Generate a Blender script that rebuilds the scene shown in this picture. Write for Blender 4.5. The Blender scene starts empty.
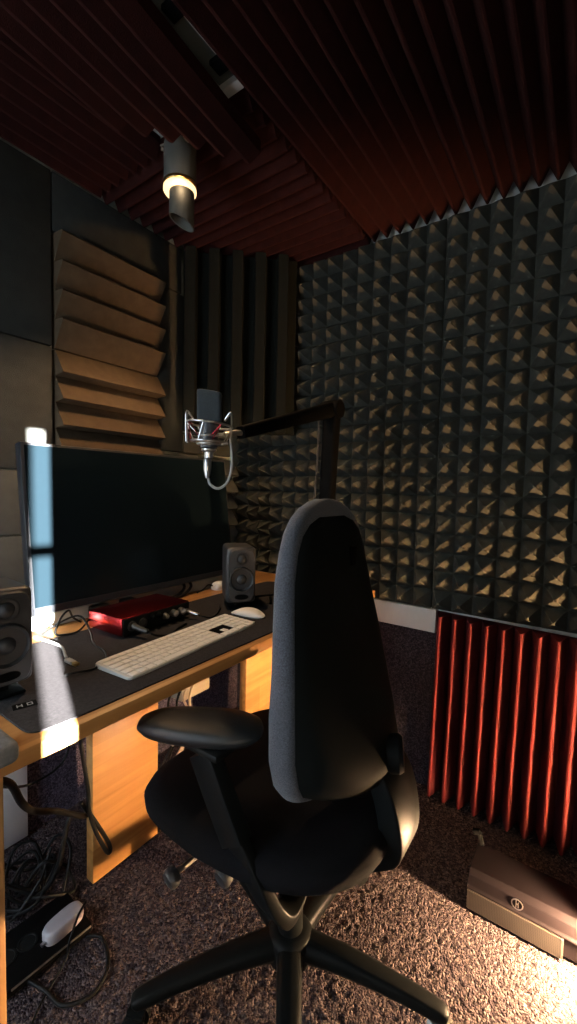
import bpy, bmesh, math, random
import numpy as np
from mathutils import Vector, Matrix
random.seed(7)
rng = np.random.default_rng(11)
PI = math.pi
sc = bpy.context.scene
COL = sc.collection

# ------------------------------------------------------------------ camera
H = 1.12
cam_d = bpy.data.cameras.new('camera')
cam = bpy.data.objects.new('camera', cam_d); COL.objects.link(cam)
F_PX = 424.0
mX = Vector((-605.5, 37, F_PX)).normalized()
Yv = Vector((297.5, 17, F_PX)); Yv = (Yv - mX * Yv.dot(mX)).normalized()
Xv = -mX
Zv = Vector((0, 1, 0)); Zv = (Zv - Xv * Xv.y - Yv * Yv.y).normalized()
right = Vector((Xv.x, Yv.x, Zv.x)); up = Vector((Xv.y, Yv.y, Zv.y)); fwd = Vector((Xv.z, Yv.z, Zv.z))
m = Matrix((right, up, -fwd)).transposed().to_4x4()
m.translation = (0, 0, H)
cam.matrix_world = m
cam_d.sensor_fit = 'VERTICAL'; cam_d.sensor_height = 36.0
cam_d.lens = F_PX / 1024 * 36.0
cam_d.clip_start = 0.02
sc.camera = cam

# ------------------------------------------------------------------ materials
def node_mat(name):
    mt = bpy.data.materials.new(name); mt.use_nodes = True
    nt = mt.node_tree; b = nt.nodes['Principled BSDF']
    return mt, nt, b
def mat(name, col, rough=0.6, metal=0.0, spec=0.5, noise=0.0, nscale=40, bump=0.0, bscale=200, coat=0, sheen=0):
    mt, nt, b = node_mat(name)
    b.inputs['Roughness'].default_value = rough
    b.inputs['Metallic'].default_value = metal
    b.inputs['Specular IOR Level'].default_value = spec
    b.inputs['Coat Weight'].default_value = coat
    b.inputs['Sheen Weight'].default_value = sheen
    tc = nt.nodes.new('ShaderNodeTexCoord')
    nz = nt.nodes.new('ShaderNodeTexNoise'); nz.inputs['Scale'].default_value = nscale; nz.inputs['Detail'].default_value = 4
    nt.links.new(tc.outputs['Object'], nz.inputs['Vector'])
    cr = nt.nodes.new('ShaderNodeValToRGB')
    lo = [max(0, c * (1 - noise)) for c in col]; hi = [min(1, c * (1 + noise)) for c in col]
    cr.color_ramp.elements[0].position = 0.3; cr.color_ramp.elements[1].position = 0.7
    cr.color_ramp.elements[0].color = (*lo, 1); cr.color_ramp.elements[1].color = (*hi, 1)
    nt.links.new(nz.outputs['Fac'], cr.inputs['Fac']); nt.links.new(cr.outputs['Color'], b.inputs['Base Color'])
    if bump:
        n2 = nt.nodes.new('ShaderNodeTexNoise'); n2.inputs['Scale'].default_value = bscale; n2.inputs['Detail'].default_value = 3
        nt.links.new(tc.outputs['Object'], n2.inputs['Vector'])
        bp = nt.nodes.new('ShaderNodeBump'); bp.inputs['Strength'].default_value = bump; bp.inputs['Distance'].default_value = 0.003
        nt.links.new(n2.outputs['Fac'], bp.inputs['Height']); nt.links.new(bp.outputs['Normal'], b.inputs['Normal'])
    return mt
def emis(name, col, s):
    mt, nt, b = node_mat(name)
    b.inputs['Base Color'].default_value = (*col, 1)
    b.inputs['Emission Color'].default_value = (*col, 1); b.inputs['Emission Strength'].default_value = s
    return mt
def wood(name, c1, c2, axis, rough=0.42, stave=0.07):
    # long grain running along `axis`, laid as glued staves
    mt, nt, b = node_mat(name)
    b.inputs['Roughness'].default_value = rough
    tc = nt.nodes.new('ShaderNodeTexCoord')
    mp = nt.nodes.new('ShaderNodeMapping')
    s = [38, 38, 38]; s[axis] = 2.2
    mp.inputs['Scale'].default_value = s
    nt.links.new(tc.outputs['Object'], mp.inputs['Vector'])
    n1 = nt.nodes.new('ShaderNodeTexNoise'); n1.inputs['Scale'].default_value = 1.0; n1.inputs['Detail'].default_value = 6; n1.inputs['Distortion'].default_value = 0.6
    nt.links.new(mp.outputs['Vector'], n1.inputs['Vector'])
    mp2 = nt.nodes.new('ShaderNodeMapping'); s2 = [1 / stave] * 3; s2[axis] = 1 / 0.55
    mp2.inputs['Scale'].default_value = s2
    nt.links.new(tc.outputs['Object'], mp2.inputs['Vector'])
    sn = nt.nodes.new('ShaderNodeVectorMath'); sn.operation = 'FLOOR'
    nt.links.new(mp2.outputs['Vector'], sn.inputs[0])
    wn = nt.nodes.new('ShaderNodeTexWhiteNoise'); nt.links.new(sn.outputs['Vector'], wn.inputs['Vector'])
    mx = nt.nodes.new('ShaderNodeMath'); mx.operation = 'MULTIPLY_ADD'; mx.inputs[1].default_value = 0.30
    nt.links.new(wn.outputs['Value'], mx.inputs[0]); nt.links.new(n1.outputs['Fac'], mx.inputs[2])
    cr = nt.nodes.new('ShaderNodeValToRGB')
    cr.color_ramp.elements[0].position = 0.38; cr.color_ramp.elements[1].position = 0.92
    cr.color_ramp.elements[0].color = (*c1, 1); cr.color_ramp.elements[1].color = (*c2, 1)
    nt.links.new(mx.outputs[0], cr.inputs['Fac']); nt.links.new(cr.outputs['Color'], b.inputs['Base Color'])
    bp = nt.nodes.new('ShaderNodeBump'); bp.inputs['Strength'].default_value = 0.15; bp.inputs['Distance'].default_value = 0.002
    nt.links.new(n1.outputs['Fac'], bp.inputs['Height']); nt.links.new(bp.outputs['Normal'], b.inputs['Normal'])
    return mt
def carpet_mat(name, c1, c2, c3, scale=95):
    mt, nt, b = node_mat(name)
    b.inputs['Roughness'].default_value = 0.95; b.inputs['Specular IOR Level'].default_value = 0.1
    tc = nt.nodes.new('ShaderNodeTexCoord')
    vz = nt.nodes.new('ShaderNodeTexVoronoi'); vz.inputs['Scale'].default_value = scale
    nt.links.new(tc.outputs['Object'], vz.inputs['Vector'])
    wn = nt.nodes.new('ShaderNodeTexWhiteNoise'); nt.links.new(vz.outputs['Color'], wn.inputs['Vector'])
    cr = nt.nodes.new('ShaderNodeValToRGB'); e = cr.color_ramp.elements
    e[0].color = (*c1, 1); e[1].color = (*c3, 1); e[0].position = 0.1; e[1].position = 0.95
    k = e.new(0.55); k.color = (*c2, 1)
    nt.links.new(wn.outputs['Value'], cr.inputs['Fac']); nt.links.new(cr.outputs['Color'], b.inputs['Base Color'])
    bp = nt.nodes.new('ShaderNodeBump'); bp.inputs['Strength'].default_value = 0.8; bp.inputs['Distance'].default_value = 0.006
    bp.invert = True
    nt.links.new(vz.outputs['Distance'], bp.inputs['Height']); nt.links.new(bp.outputs['Normal'], b.inputs['Normal'])
    return mt

M_foam = mat('charcoal_foam', (0.044, 0.045, 0.038), 0.95, spec=0.15, noise=0.12, nscale=60, bump=0.5, bscale=450)
M_foam_slat = mat('brown_grey_slat_foam', (0.078, 0.053, 0.031), 0.95, spec=0.15, noise=0.12, nscale=30, bump=0.4, bscale=450)
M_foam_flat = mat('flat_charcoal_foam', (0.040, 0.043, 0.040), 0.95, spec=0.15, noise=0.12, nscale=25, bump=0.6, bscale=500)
M_foam_part_lit = mat('part_lit_foam', (0.065, 0.068, 0.063), 0.95, spec=0.15, noise=0.12, nscale=25, bump=0.6, bscale=500)  # charcoal foam again, part of the wall's light gradation put into its tone
M_foam_lit = mat('daylit_foam', (0.125, 0.128, 0.118), 0.95, spec=0.15, noise=0.1, nscale=25, bump=0.5, bscale=500)  # same foam, paler still: daylight on the lower wall is in the colour
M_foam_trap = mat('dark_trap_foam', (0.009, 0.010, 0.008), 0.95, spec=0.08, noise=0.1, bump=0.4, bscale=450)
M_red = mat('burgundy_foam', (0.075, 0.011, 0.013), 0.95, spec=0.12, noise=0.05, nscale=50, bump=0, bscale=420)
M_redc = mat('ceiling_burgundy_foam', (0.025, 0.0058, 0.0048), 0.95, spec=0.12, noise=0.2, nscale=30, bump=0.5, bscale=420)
M_carpet = carpet_mat('loop_carpet', (0.028, 0.021, 0.024), (0.060, 0.045, 0.047), (0.115, 0.088, 0.085), 210)
M_carpetw = carpet_mat('wall_carpet', (0.015, 0.013, 0.018), (0.030, 0.026, 0.034), (0.060, 0.052, 0.066), 240)
M_carpet_lit = carpet_mat('wall_carpet_lit', (0.04, 0.034, 0.05), (0.085, 0.070, 0.10), (0.15, 0.13, 0.17), 240)  # lit copy of the wall carpet; light under the desk is in the colour
M_white = mat('white_paint', (0.52, 0.51, 0.48), 0.55, noise=0.03)
M_wallpaint = mat('grey_green_wall', (0.40, 0.42, 0.38), 0.8, noise=0.05)
M_batten = mat('grey_green_batten', (0.12, 0.135, 0.125), 0.6, noise=0.04)
M_board = mat('white_board', (0.75, 0.80, 0.84), 0.5, noise=0.02)
M_wood = wood('oak_worktop', (0.28, 0.115, 0.030), (0.56, 0.28, 0.09), 1)
M_woodv = wood('oak_leg', (0.32, 0.15, 0.045), (0.64, 0.36, 0.14), 2)
M_wood_h = wood('oak_panel', (0.34, 0.145, 0.035), (0.60, 0.31, 0.10), 1, stave=0.10)
M_blk = mat('black_plastic', (0.007, 0.008, 0.008), 0.42, spec=0.07, noise=0.1)
M_blk_g = mat('gloss_black_shell', (0.0055, 0.007, 0.007), 0.62, spec=0.05, noise=0.1, bump=0.12, bscale=900)
M_blk_m = mat('matt_black', (0.0035, 0.0035, 0.0035), 0.6, spec=0.02, noise=0.1)
M_arm = mat('armrest_skin', (0.012, 0.014, 0.015), 0.34, noise=0.1, bump=0.25, bscale=900)
M_seat = mat('black_seat_fabric', (0.006, 0.006, 0.007), 0.95, spec=0.1, noise=0.2, nscale=300, bump=0.4, bscale=900)
M_fab = mat('blue_grey_fabric', (0.055, 0.062, 0.078), 0.9, spec=0.2, noise=0.35, nscale=350, bump=0.6, bscale=700, sheen=0.2)
M_screen = mat('monitor_screen', (0.0032, 0.0068, 0.0095), 0.20, spec=0.4, noise=0.02, nscale=80)
M_bezel = mat('monitor_bezel', (0.02, 0.022, 0.026), 0.32, noise=0.05)
M_silver = mat('silver_metal', (0.62, 0.60, 0.58), 0.28, metal=1.0, noise=0.05)
M_dsil = mat('dull_metal', (0.40, 0.38, 0.34), 0.45, metal=1.0, noise=0.1)
M_grey = mat('grey_plastic', (0.030, 0.032, 0.035), 0.45, noise=0.08)
M_cone = mat('speaker_cone', (0.018, 0.020, 0.022), 0.5, noise=0.08)
M_redm = mat('red_anodised', (0.60, 0.045, 0.055), 0.24, metal=1.0, noise=0.05)
M_keyb = mat('keyboard_body', (0.62, 0.61, 0.57), 0.4, noise=0.02)
M_key = mat('white_keys', (0.86, 0.84, 0.79), 0.45, noise=0.02)
M_adapt = mat('off_white_plastic', (0.42, 0.39, 0.40), 0.45, noise=0.03)
M_mat = mat('black_felt', (0.030, 0.028, 0.030), 0.92, spec=0.15, noise=0.25, nscale=200, bump=0.3, bscale=800)
M_cable = mat('black_cable', (0.007, 0.007, 0.007), 0.5, spec=0.15)
M_gcable = mat('grey_cable', (0.30, 0.30, 0.29), 0.5)
M_tan = mat('tan_cable', (0.45, 0.36, 0.26), 0.5)
M_gold = mat('gold_contact', (0.8, 0.55, 0.2), 0.3, metal=1)
M_felt = mat('grey_felt', (0.16, 0.18, 0.20), 0.95, noise=0.2, nscale=120, bump=0.4)
M_lampgrey = mat('lamp_grey', (0.075, 0.074, 0.066), 0.55, spec=0.3, metal=0.1, noise=0.05)
M_heat = mat('brown_black_casing', (0.006, 0.0042, 0.005), 0.5, spec=0.10, noise=0.08)
M_grille = None
M_glow = emis('lamp_diffuser', (1.0, 0.70, 0.36), 1.7)
M_bulb = emis('frosted_bulb', (1.0, 0.66, 0.34), 30.0)

def grille_mat():
    mt, nt, b = node_mat('perforated_grille')
    b.inputs['Roughness'].default_value = 0.45
    tc = nt.nodes.new('ShaderNodeTexCoord')
    vo = nt.nodes.new('ShaderNodeTexVoronoi'); vo.inputs['Scale'].default_value = 260; vo.inputs['Randomness'].default_value = 0
    nt.links.new(tc.outputs['Object'], vo.inputs['Vector'])
    cr = nt.nodes.new('ShaderNodeValToRGB'); e = cr.color_ramp.elements
    e[0].position = 0.30; e[0].color = (0.006, 0.005, 0.005, 1); e[1].position = 0.38; e[1].color = (0.035, 0.029, 0.024, 1)
    nt.links.new(vo.outputs['Distance'], cr.inputs['Fac']); nt.links.new(cr.outputs['Color'], b.inputs['Base Color'])
    return mt
M_grille = grille_mat()

# ------------------------------------------------------------------ mesh helpers
def add_box(bm, lo, hi, bevel=0.0, seg=2, mtx=None):
    r = bmesh.ops.create_cube(bm, size=1.0)
    c = [(a + b) / 2 for a, b in zip(lo, hi)]; s = [abs(b - a) for a, b in zip(lo, hi)]
    vs = r['verts']
    for v in vs: v.co = Vector((v.co.x * s[0] + c[0], v.co.y * s[1] + c[1], v.co.z * s[2] + c[2]))
    if bevel:
        es = list({e for v in vs for e in v.link_edges})
        rb = bmesh.ops.bevel(bm, geom=es, offset=bevel, segments=seg, affect='EDGES', profile=0.5)
        vs = list({v for f in rb['faces'] for v in f.verts} | {v for v in vs if v.is_valid})
    if mtx is not None:
        for v in vs: v.co = mtx @ v.co
    return bm
def frame(d):
    d = Vector(d).normalized()
    a = Vector((0, 0, 1)) if abs(d.z) < 0.9 else Vector((1, 0, 0))
    u = d.cross(a).normalized(); return d, u, u.cross(d).normalized()
def ring(bm, c, u, w, ru, rw, n, phase=0.0):
    return [bm.verts.new(Vector(c) + u * (ru * math.cos(2 * PI * k / n + phase)) + w * (rw * math.sin(2 * PI * k / n + phase))) for k in range(n)]
def skin(bm, rings, cap=True, closed=False):
    n = len(rings[0])
    pairs = list(zip(rings, rings[1:])) + ([(rings[-1], rings[0])] if closed else [])
    for a, b in pairs:
        for k in range(n):
            bm.faces.new((a[k], a[(k + 1) % n], b[(k + 1) % n], b[k]))
    if cap and not closed:
        bm.faces.new(list(reversed(rings[0]))); bm.faces.new(rings[-1])
    return bm
def add_cyl(bm, p0, p1, r0, r1=None, n=24):
    r1 = r0 if r1 is None else r1
    d, u, w = frame(Vector(p1) - Vector(p0))
    return skin(bm, [ring(bm, p0, u, w, r0, r0, n), ring(bm, p1, u, w, r1, r1, n)])
def add_lathe(bm, prof, p0, axis, n=28):
    d, u, w = frame(axis)
    rs = [ring(bm, Vector(p0) + d * h, u, w, max(r, 1e-4), max(r, 1e-4), n) for r, h in prof]
    return skin(bm, rs)
def smooth_path(pts, per=6):
    pts = [Vector(p) for p in pts]; out = []
    for i in range(len(pts) - 1):
        p0 = pts[max(i - 1, 0)]; p1 = pts[i]; p2 = pts[i + 1]; p3 = pts[min(i + 2, len(pts) - 1)]
        for k in range(per):
            t = k / per
            out.append(0.5 * ((2 * p1) + (p2 - p0) * t + (2 * p0 - 5 * p1 + 4 * p2 - p3) * t * t + (3 * p1 - p0 - 3 * p2 + p3) * t ** 3))
    out.append(pts[-1]); return out
def add_tube(bm, pts, r, n=8, smooth=True, per=6):
    P = smooth_path(pts, per) if smooth else [Vector(p) for p in pts]
    T = []
    for i in range(len(P)):
        t = (P[min(i + 1, len(P) - 1)] - P[max(i - 1, 0)]); T.append(t.normalized())
    _, u, w = frame(T[0]); rs = []
    for i, p in enumerate(P):
        u = (u - T[i] * u.dot(T[i])).normalized(); w = u.cross(T[i])
        rr = r(i / (len(P) - 1)) if callable(r) else r
        rs.append(ring(bm, p, u, w, rr, rr, n))
    return skin(bm, rs)
def add_bar(bm, pts, sizes, upv=(0, 0, 1), corner=0.25, smooth=False, per=5):
    # rounded rectangular bar swept along points; sizes = [(width, height)]; width across, height along upv
    P = [Vector(p) for p in pts]; S = [Vector((a, b, 0)) for a, b in sizes]
    if smooth: P = smooth_path(P, per); S = smooth_path(S, per)
    upv = Vector(upv); rs = []
    for i, p in enumerate(P):
        t = (P[min(i + 1, len(P) - 1)] - P[max(i - 1, 0)]).normalized()
        s = t.cross(upv).normalized(); h = s.cross(t).normalized()
        a, b = S[i].x / 2, S[i].y / 2; c = corner * min(a, b)
        pr = [(a, b - c), (a - c * .3, b - c * .3), (a - c, b), (-a + c, b), (-a + c * .3, b - c * .3), (-a, b - c), (-a, -b + c), (-a + c * .3, -b + c * .3), (-a + c, -b), (a - c, -b), (a - c * .3, -b + c * .3), (a, -b + c)]
        rs.append([bm.verts.new(p + s * x + h * y) for x, y in pr])
    return skin(bm, rs)
def add_prism(bm, prof, L, seg=1, f=None):
    # profile (x, z) extruded along y from 0 to L; f bends a point
    rs = []
    for k in range(seg + 1):
        y = L * k / seg
        rs.append([bm.verts.new(f(Vector((x, y, z))) if f else Vector((x, y, z))) for x, z in prof])
    return skin(bm, rs)
def add_super(bm, c, rings_, a, b, n=40, p=3.0, shape=None):
    # stacked superellipse rings: (z, scale)
    rs = []
    for z, s in rings_:
        rr = []
        for k in range(n):
            t = 2 * PI * k / n; ct, st = math.cos(t), math.sin(t)
            x = a * s * math.copysign(abs(ct) ** (2 / p), ct); y = b * s * math.copysign(abs(st) ** (2 / p), st)
            q = Vector((x, y, z))
            if shape: q = shape(q)
            rr.append(bm.verts.new(Vector(c) + q))
        rs.append(rr)
    return skin(bm, rs)
def obj(name, bm, mt, parent=None, loc=None, rot=None, smooth=None):
    bmesh.ops.recalc_face_normals(bm, faces=bm.faces[:])
    me = bpy.data.meshes.new(name); bm.to_mesh(me); bm.free()
    me.materials.append(mt)
    o = bpy.data.objects.new(name, me); COL.objects.link(o)
    if loc: o.location = loc
    if rot: o.rotation_euler = rot
    if parent: o.parent = parent
    if smooth is not None:
        me.polygons.foreach_set('use_smooth', [True] * len(me.polygons))
        me.set_sharp_from_angle(angle=math.radians(smooth))
    return o
def B(): return bmesh.new()
def box_obj(name, lo, hi, mt, parent=None, bevel=0.0, **k):
    return obj(name, add_box(B(), lo, hi, bevel), mt, parent, smooth=40 if bevel else None, **k)
def tag(o, label, cat, group=None):
    o['label'] = label; o['category'] = cat
    if group: o['group'] = group
    return o
def thing(name, label, cat, loc=(0, 0, 0), rz=0.0, group=None, rot=None):
    o = bpy.data.objects.new(name, None); COL.objects.link(o); o.empty_display_size = 0.05
    o.location = loc; o.rotation_euler = rot if rot else (0, 0, rz)
    return tag(o, label, cat, group)
def struct(o): o['kind'] = 'structure'; return o

# ------------------------------------------------------------------ the room
WL, WB, WR, WF, CZ = -1.42, 1.60, 0.62, -0.80, 2.14
# carpeted floor: a real, bumpy loop pile
def floor_mesh():
    st = 0.0048
    nx = int((WR - WL) / st); ny = int((WB - WF) / st)
    h = rng.normal(size=(ny, nx))
    k = (h + np.roll(h, 1, 0) + np.roll(h, 1, 1) + np.roll(np.roll(h, 1, 0), 1, 1)) / 2
    z = np.clip(k, -2, 2.2) * 0.0014 - 0.0030
    xs = WL + np.arange(nx) * (WR - WL) / (nx - 1); ys = WF + np.arange(ny) * (WB - WF) / (ny - 1)
    # seams between carpet tiles
    for ax, s in ((1, 0.715),):
        g = np.exp(-((ys[:, None] - s) / 0.004) ** 2) if ax == 1 else np.exp(-((xs[None, :] - s) / 0.004) ** 2)
        z = z - 0.0025 * g
    Xg, Yg = np.meshgrid(xs, ys)
    Xg = Xg + rng.normal(size=Xg.shape) * 0.0008; Yg = Yg + rng.normal(size=Yg.shape) * 0.0008
    co = np.stack([Xg, Yg, z], -1).reshape(-1, 3).astype(np.float32)
    i = np.arange(ny - 1)[:, None] * nx + np.arange(nx - 1)[None, :]
    q = np.stack([i, i + 1, i + nx + 1, i + nx], -1).reshape(-1, 4).astype(np.int32)
    me = bpy.data.meshes.new('floor')
    me.vertices.add(len(co)); me.vertices.foreach_set('co', co.ravel())
    me.loops.add(q.size); me.loops.foreach_set('vertex_index', q.ravel())
    me.polygons.add(len(q)); me.polygons.foreach_set('loop_start', np.arange(0, q.size, 4, dtype=np.int32))
    me.update(calc_edges=True); me.polygons.foreach_set('use_smooth', [True] * len(q))
    me.materials.append(M_carpet)
    o = bpy.data.objects.new('floor', me); COL.objects.link(o); return struct(o)
floor_mesh()
struct(box_obj('ceiling', (WL - .1, WF - .1, CZ), (WR + .1, WB + .1, CZ + .1), M_wallpaint))
struct(box_obj('wall_left', (WL - .1, WF - .1, -.05), (WL, WB + .1, CZ), M_wallpaint))
struct(box_obj('wall_back', (WL, WB, -.05), (WR + .1, WB + .1, CZ), M_white))
# carpet lining of the lower walls
struct(box_obj('wall_back_carpet', (WL + .008, WB - .008, -.01), (WR, WB, .60), M_carpetw))
struct(box_obj('wall_left_carpet', (WL, WF, -.01), (WL + .008, WB, .70), M_carpet_lit))
struct(box_obj('trim_1', (WL + .008, WB - .022, .598), (-.432, WB - .0005, .684), M_white, bevel=.002))
# right wall with a narrow window and an unseen leaf added outside to narrow the sun; daylight comes through the opening
DY0, DY1, DZ0, DZ = -.40, -.176, .985, 1.76
SX, SY, SE = -.925, .380, 12.0            # where the sunlight heads, and its elevation
b = B()
add_box(b, (WR, WF - .1, -.05), (WR + .06, DY0, CZ)); add_box(b, (WR, DY1, -.05), (WR + .06, WB, CZ))
add_box(b, (WR, DY0, DZ), (WR + .06, DY1, CZ)); add_box(b, (WR, DY0, -.05), (WR + .06, DY1, DZ0))
struct(obj('wall_right', b, M_foam_flat))
hx, hy, lw = WR + .065, DY0 - .005, .70
px, py = WR, -.218                         # the leaf's tip must stand on the sun ray through this point
ux, uy = -SX, -SY
bb = (px - hx) * ux + (py - hy) * uy; cc_ = (px - hx) ** 2 + (py - hy) ** 2 - lw * lw
q = -bb + math.sqrt(bb * bb - cc_)
ang = math.atan2(py + uy * q - hy, px + ux * q - hx)
dl = thing('window_sun_mask', 'added oak leaf outside the right wall, trimming sunlight to a stripe', 'window', (hx, hy, 0)); dl['kind'] = 'structure'
dl.rotation_euler = (0, 0, ang)
box_obj('sun_mask_leaf', (0, -.04, .6), (lw, 0, 2.1), M_woodv, dl)  # unseen leaf, added to cut the sun down to a narrow stripe
box_obj('shade_bar', (lw - .05, .001, 1.506), (lw, .24, 1.528), M_silver, dl)  # added bar, throws the dark band across the sunlit monitor
# front wall (behind the camera) with a window
b = B(); wx0, wx1, wz0, wz1 = -1.25, -.60, .20, 1.70
add_box(b, (WL - .1, WF - .1, -.05), (wx0, WF, CZ)); add_box(b, (wx1, WF - .1, -.05), (WR, WF, CZ))
add_box(b, (wx0, WF - .1, -.05), (wx1, WF, wz0)); add_box(b, (wx0, WF - .1, wz1), (wx1, WF, CZ))
struct(obj('wall_front', b, M_foam_flat))
b = B()
for lo, hi in (((wx0, wz0), (wx1, wz0 + .04)), ((wx0, wz1 - .04), (wx1, wz1)), ((wx0, wz0), (wx0 + .04, wz1)), ((wx1 - .04, wz0), (wx1, wz1))):
    add_box(b, (lo[0], WF - .07, lo[1]), (hi[0], WF - .03, hi[1]))
struct(obj('window_1', b, M_white))

# ------------------------------------------------------------------ pyramid foam on the back wall
PW = 0.07
def pyramid_panel(nx, nz, label, x0, z0, name='pyramid_foam_panel'):
    b = B(); d0, d1 = .012, .070; n = PW; t = .0035
    def P(x, z, y): return b.verts.new((x, -y, z))
    for i in range(nx):
        for j in range(nz):
            jx = random.uniform(-.002, .002); jz = random.uniform(-.002, .002); jd = random.uniform(-.002, .002)
            c = [P(i * n, j * n, d0), P((i + 1) * n, j * n, d0), P((i + 1) * n, (j + 1) * n, d0), P(i * n, (j + 1) * n, d0)]
            cx_, cz_ = (i + .5) * n + jx, (j + .5) * n + jz
            k = [P(cx_ - t, cz_ - t, d1 + jd), P(cx_ + t, cz_ - t, d1 + jd), P(cx_ + t, cz_ + t, d1 + jd), P(cx_ - t, cz_ + t, d1 + jd)]
            for a in range(4): b.faces.new((c[a], c[(a + 1) % 4], k[(a + 1) % 4], k[a]))
            b.faces.new(k)
    bmesh.ops.remove_doubles(b, verts=b.verts[:], dist=.0005)
    add_box(b, (.0005, -d0, .0005), (nx * n - .0005, 0, nz * n - .0005))
    o = obj(name, b, M_foam, loc=(x0, WB - .001, z0))
    if x0 < -1: o.scale.x = .982; o.location.x = WL + .004
    return tag(o, label, 'foam panel', 'pyramid foam panels on the back wall')
ZM = 1.387
XS = -.452
pyramid_panel(14, 10, 'charcoal pyramid foam panel low on the back wall, in the corner behind the boom arm', XS - .984, ZM - .7005)
pyramid_panel(14, 10, 'charcoal pyramid foam panel low on the back wall, right above the upright burgundy wedge panel', XS + .002, ZM - .7005)
pyramid_panel(14, 10, 'charcoal pyramid foam panel high on the back wall, beside the ribbed corner trap', XS - .984, ZM + .001)
pyramid_panel(14, 10, 'charcoal pyramid foam panel high on the back wall, at the top right under the ceiling', XS + .002, ZM + .001)

# ------------------------------------------------------------------ wedge foam
def wedge_prof(n, pitch, base, depth, tip=.004):
    # teeth point to -z; flat back at z=0
    pr = [(0, 0), (0, -base)]
    for i in range(n):
        c = (i + .5) * pitch
        pr += [(c - tip, -base - depth + .0015), (c, -base - depth), (c + tip, -base - depth + .0015), ((i + 1) * pitch, -base)]
    pr.append((n * pitch, 0)); return pr
# upright burgundy panel on the lower back wall
b = add_prism(B(), wedge_prof(12, .0505, .008, .074), .659)
o = obj('wedge_foam_panel', b, M_red, loc=(-.436, WB - .010, .028), rot=(0, 0, 0))
# profile x->x, length y->z, depth -z -> -y
o.matrix_world = Matrix.Translation((-.438, WB - .011, .022)) @ Matrix.Rotation(math.radians(1.0), 4, 'Y') @ Matrix(((1, 0, 0, 0), (0, 0, 1, 0), (0, 1, 0, 0), (0, 0, 0, 1)))
tag(o, 'burgundy wedge foam panel standing upright against the wall behind the low brown unit', 'foam panel')
# ceiling panels
def sag(fn):
    return fn
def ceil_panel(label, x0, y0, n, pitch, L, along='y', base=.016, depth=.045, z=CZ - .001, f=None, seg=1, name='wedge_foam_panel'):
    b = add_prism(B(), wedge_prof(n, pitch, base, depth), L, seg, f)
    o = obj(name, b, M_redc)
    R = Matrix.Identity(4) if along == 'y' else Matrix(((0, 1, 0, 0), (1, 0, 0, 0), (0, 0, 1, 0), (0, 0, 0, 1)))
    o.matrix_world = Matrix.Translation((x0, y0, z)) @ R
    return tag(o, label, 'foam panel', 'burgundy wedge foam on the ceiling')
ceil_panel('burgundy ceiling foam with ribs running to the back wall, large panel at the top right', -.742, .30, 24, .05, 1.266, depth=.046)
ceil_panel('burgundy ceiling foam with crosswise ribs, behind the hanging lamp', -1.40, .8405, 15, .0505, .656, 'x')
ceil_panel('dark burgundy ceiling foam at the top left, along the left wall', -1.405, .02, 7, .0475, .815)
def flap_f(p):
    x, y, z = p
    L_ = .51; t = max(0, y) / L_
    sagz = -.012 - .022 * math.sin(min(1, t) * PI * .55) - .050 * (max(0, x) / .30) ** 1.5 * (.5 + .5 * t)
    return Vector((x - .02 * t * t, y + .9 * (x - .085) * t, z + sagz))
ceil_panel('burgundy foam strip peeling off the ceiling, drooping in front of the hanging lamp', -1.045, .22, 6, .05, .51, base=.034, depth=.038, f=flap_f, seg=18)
# pale cable batten in the gap between the ceiling foams, with its clips
bt = thing('ceiling_batten', 'pale batten in the ceiling gap beside the drooping foam strip', 'batten', (-.765, .25, CZ - .001))
box_obj('rail', (-.030, 0, -.028), (.026, .545, 0), M_batten, bt, bevel=.002)
box_obj('edge_strip', (.0265, 0, -.040), (.032, .515, 0), M_white, bt, bevel=.001)
box_obj('end_block', (-.032, .5455, -.042), (.030, .572, 0), M_white, bt, bevel=.003)
for y in (.34, .475): box_obj('clip', (.006, y, -.052), (.040, y + .035, -.0405), M_blk_m, bt, bevel=.002)

# ------------------------------------------------------------------ corner bass trap
L = math.hypot(.345, .315)
pr = [(0, 0), (0, .03)]
n = 5; pt = L / n
for i in range(n):
    a = i * pt
    pr += [(a + .008, .03), (a + .012, .075), (a + pt * .55, .075), (a + pt * .62, .03)]
pr += [(L, .03), (L, 0)]
b = add_prism(B(), pr, 2.075 - 1.352)
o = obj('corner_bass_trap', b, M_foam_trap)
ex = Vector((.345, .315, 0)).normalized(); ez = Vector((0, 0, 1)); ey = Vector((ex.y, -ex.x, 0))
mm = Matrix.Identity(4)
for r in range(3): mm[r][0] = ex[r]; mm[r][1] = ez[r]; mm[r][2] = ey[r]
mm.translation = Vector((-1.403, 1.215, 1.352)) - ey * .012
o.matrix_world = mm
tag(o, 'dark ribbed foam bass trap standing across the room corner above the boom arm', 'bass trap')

# ------------------------------------------------------------------ foam tiles on the left wall
def tile(y0, y1, z0, z1, label, mt=M_foam_flat, th=.02):
    b = add_box(B(), (0, 0, 0), (th, y1 - y0, z1 - z0), .004)
    o = obj('flat_foam_tile', b, mt, loc=(WL + .001, y0, z0), smooth=40)
    return tag(o, label, 'foam panel', 'flat foam tiles on the left wall')
tile(.10, .682, 1.552, 2.084, 'flat charcoal foam tile at the upper left, beside the upper sloped slats')
tile(.10, .682, 1.160, 1.549, 'flat charcoal foam tile left of the lowest sloped slats, above the monitor corner', M_foam_part_lit)
tile(.10, .682, .962, 1.157, 'narrow flat foam tile tinted as daylit beside the left edge of the monitor', M_foam_lit)
tile(.10, .86, .745, .959, 'flat foam tile tinted as daylit behind the left speaker', M_foam_lit)
tile(.685, 1.20, 1.905, 2.084, 'flat charcoal foam tile above the sloped slats, under the ceiling')
tile(1.088, 1.212, 1.262, 1.902, 'tall narrow foam tile between the sloped slats and the corner trap', M_foam_flat)
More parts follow.
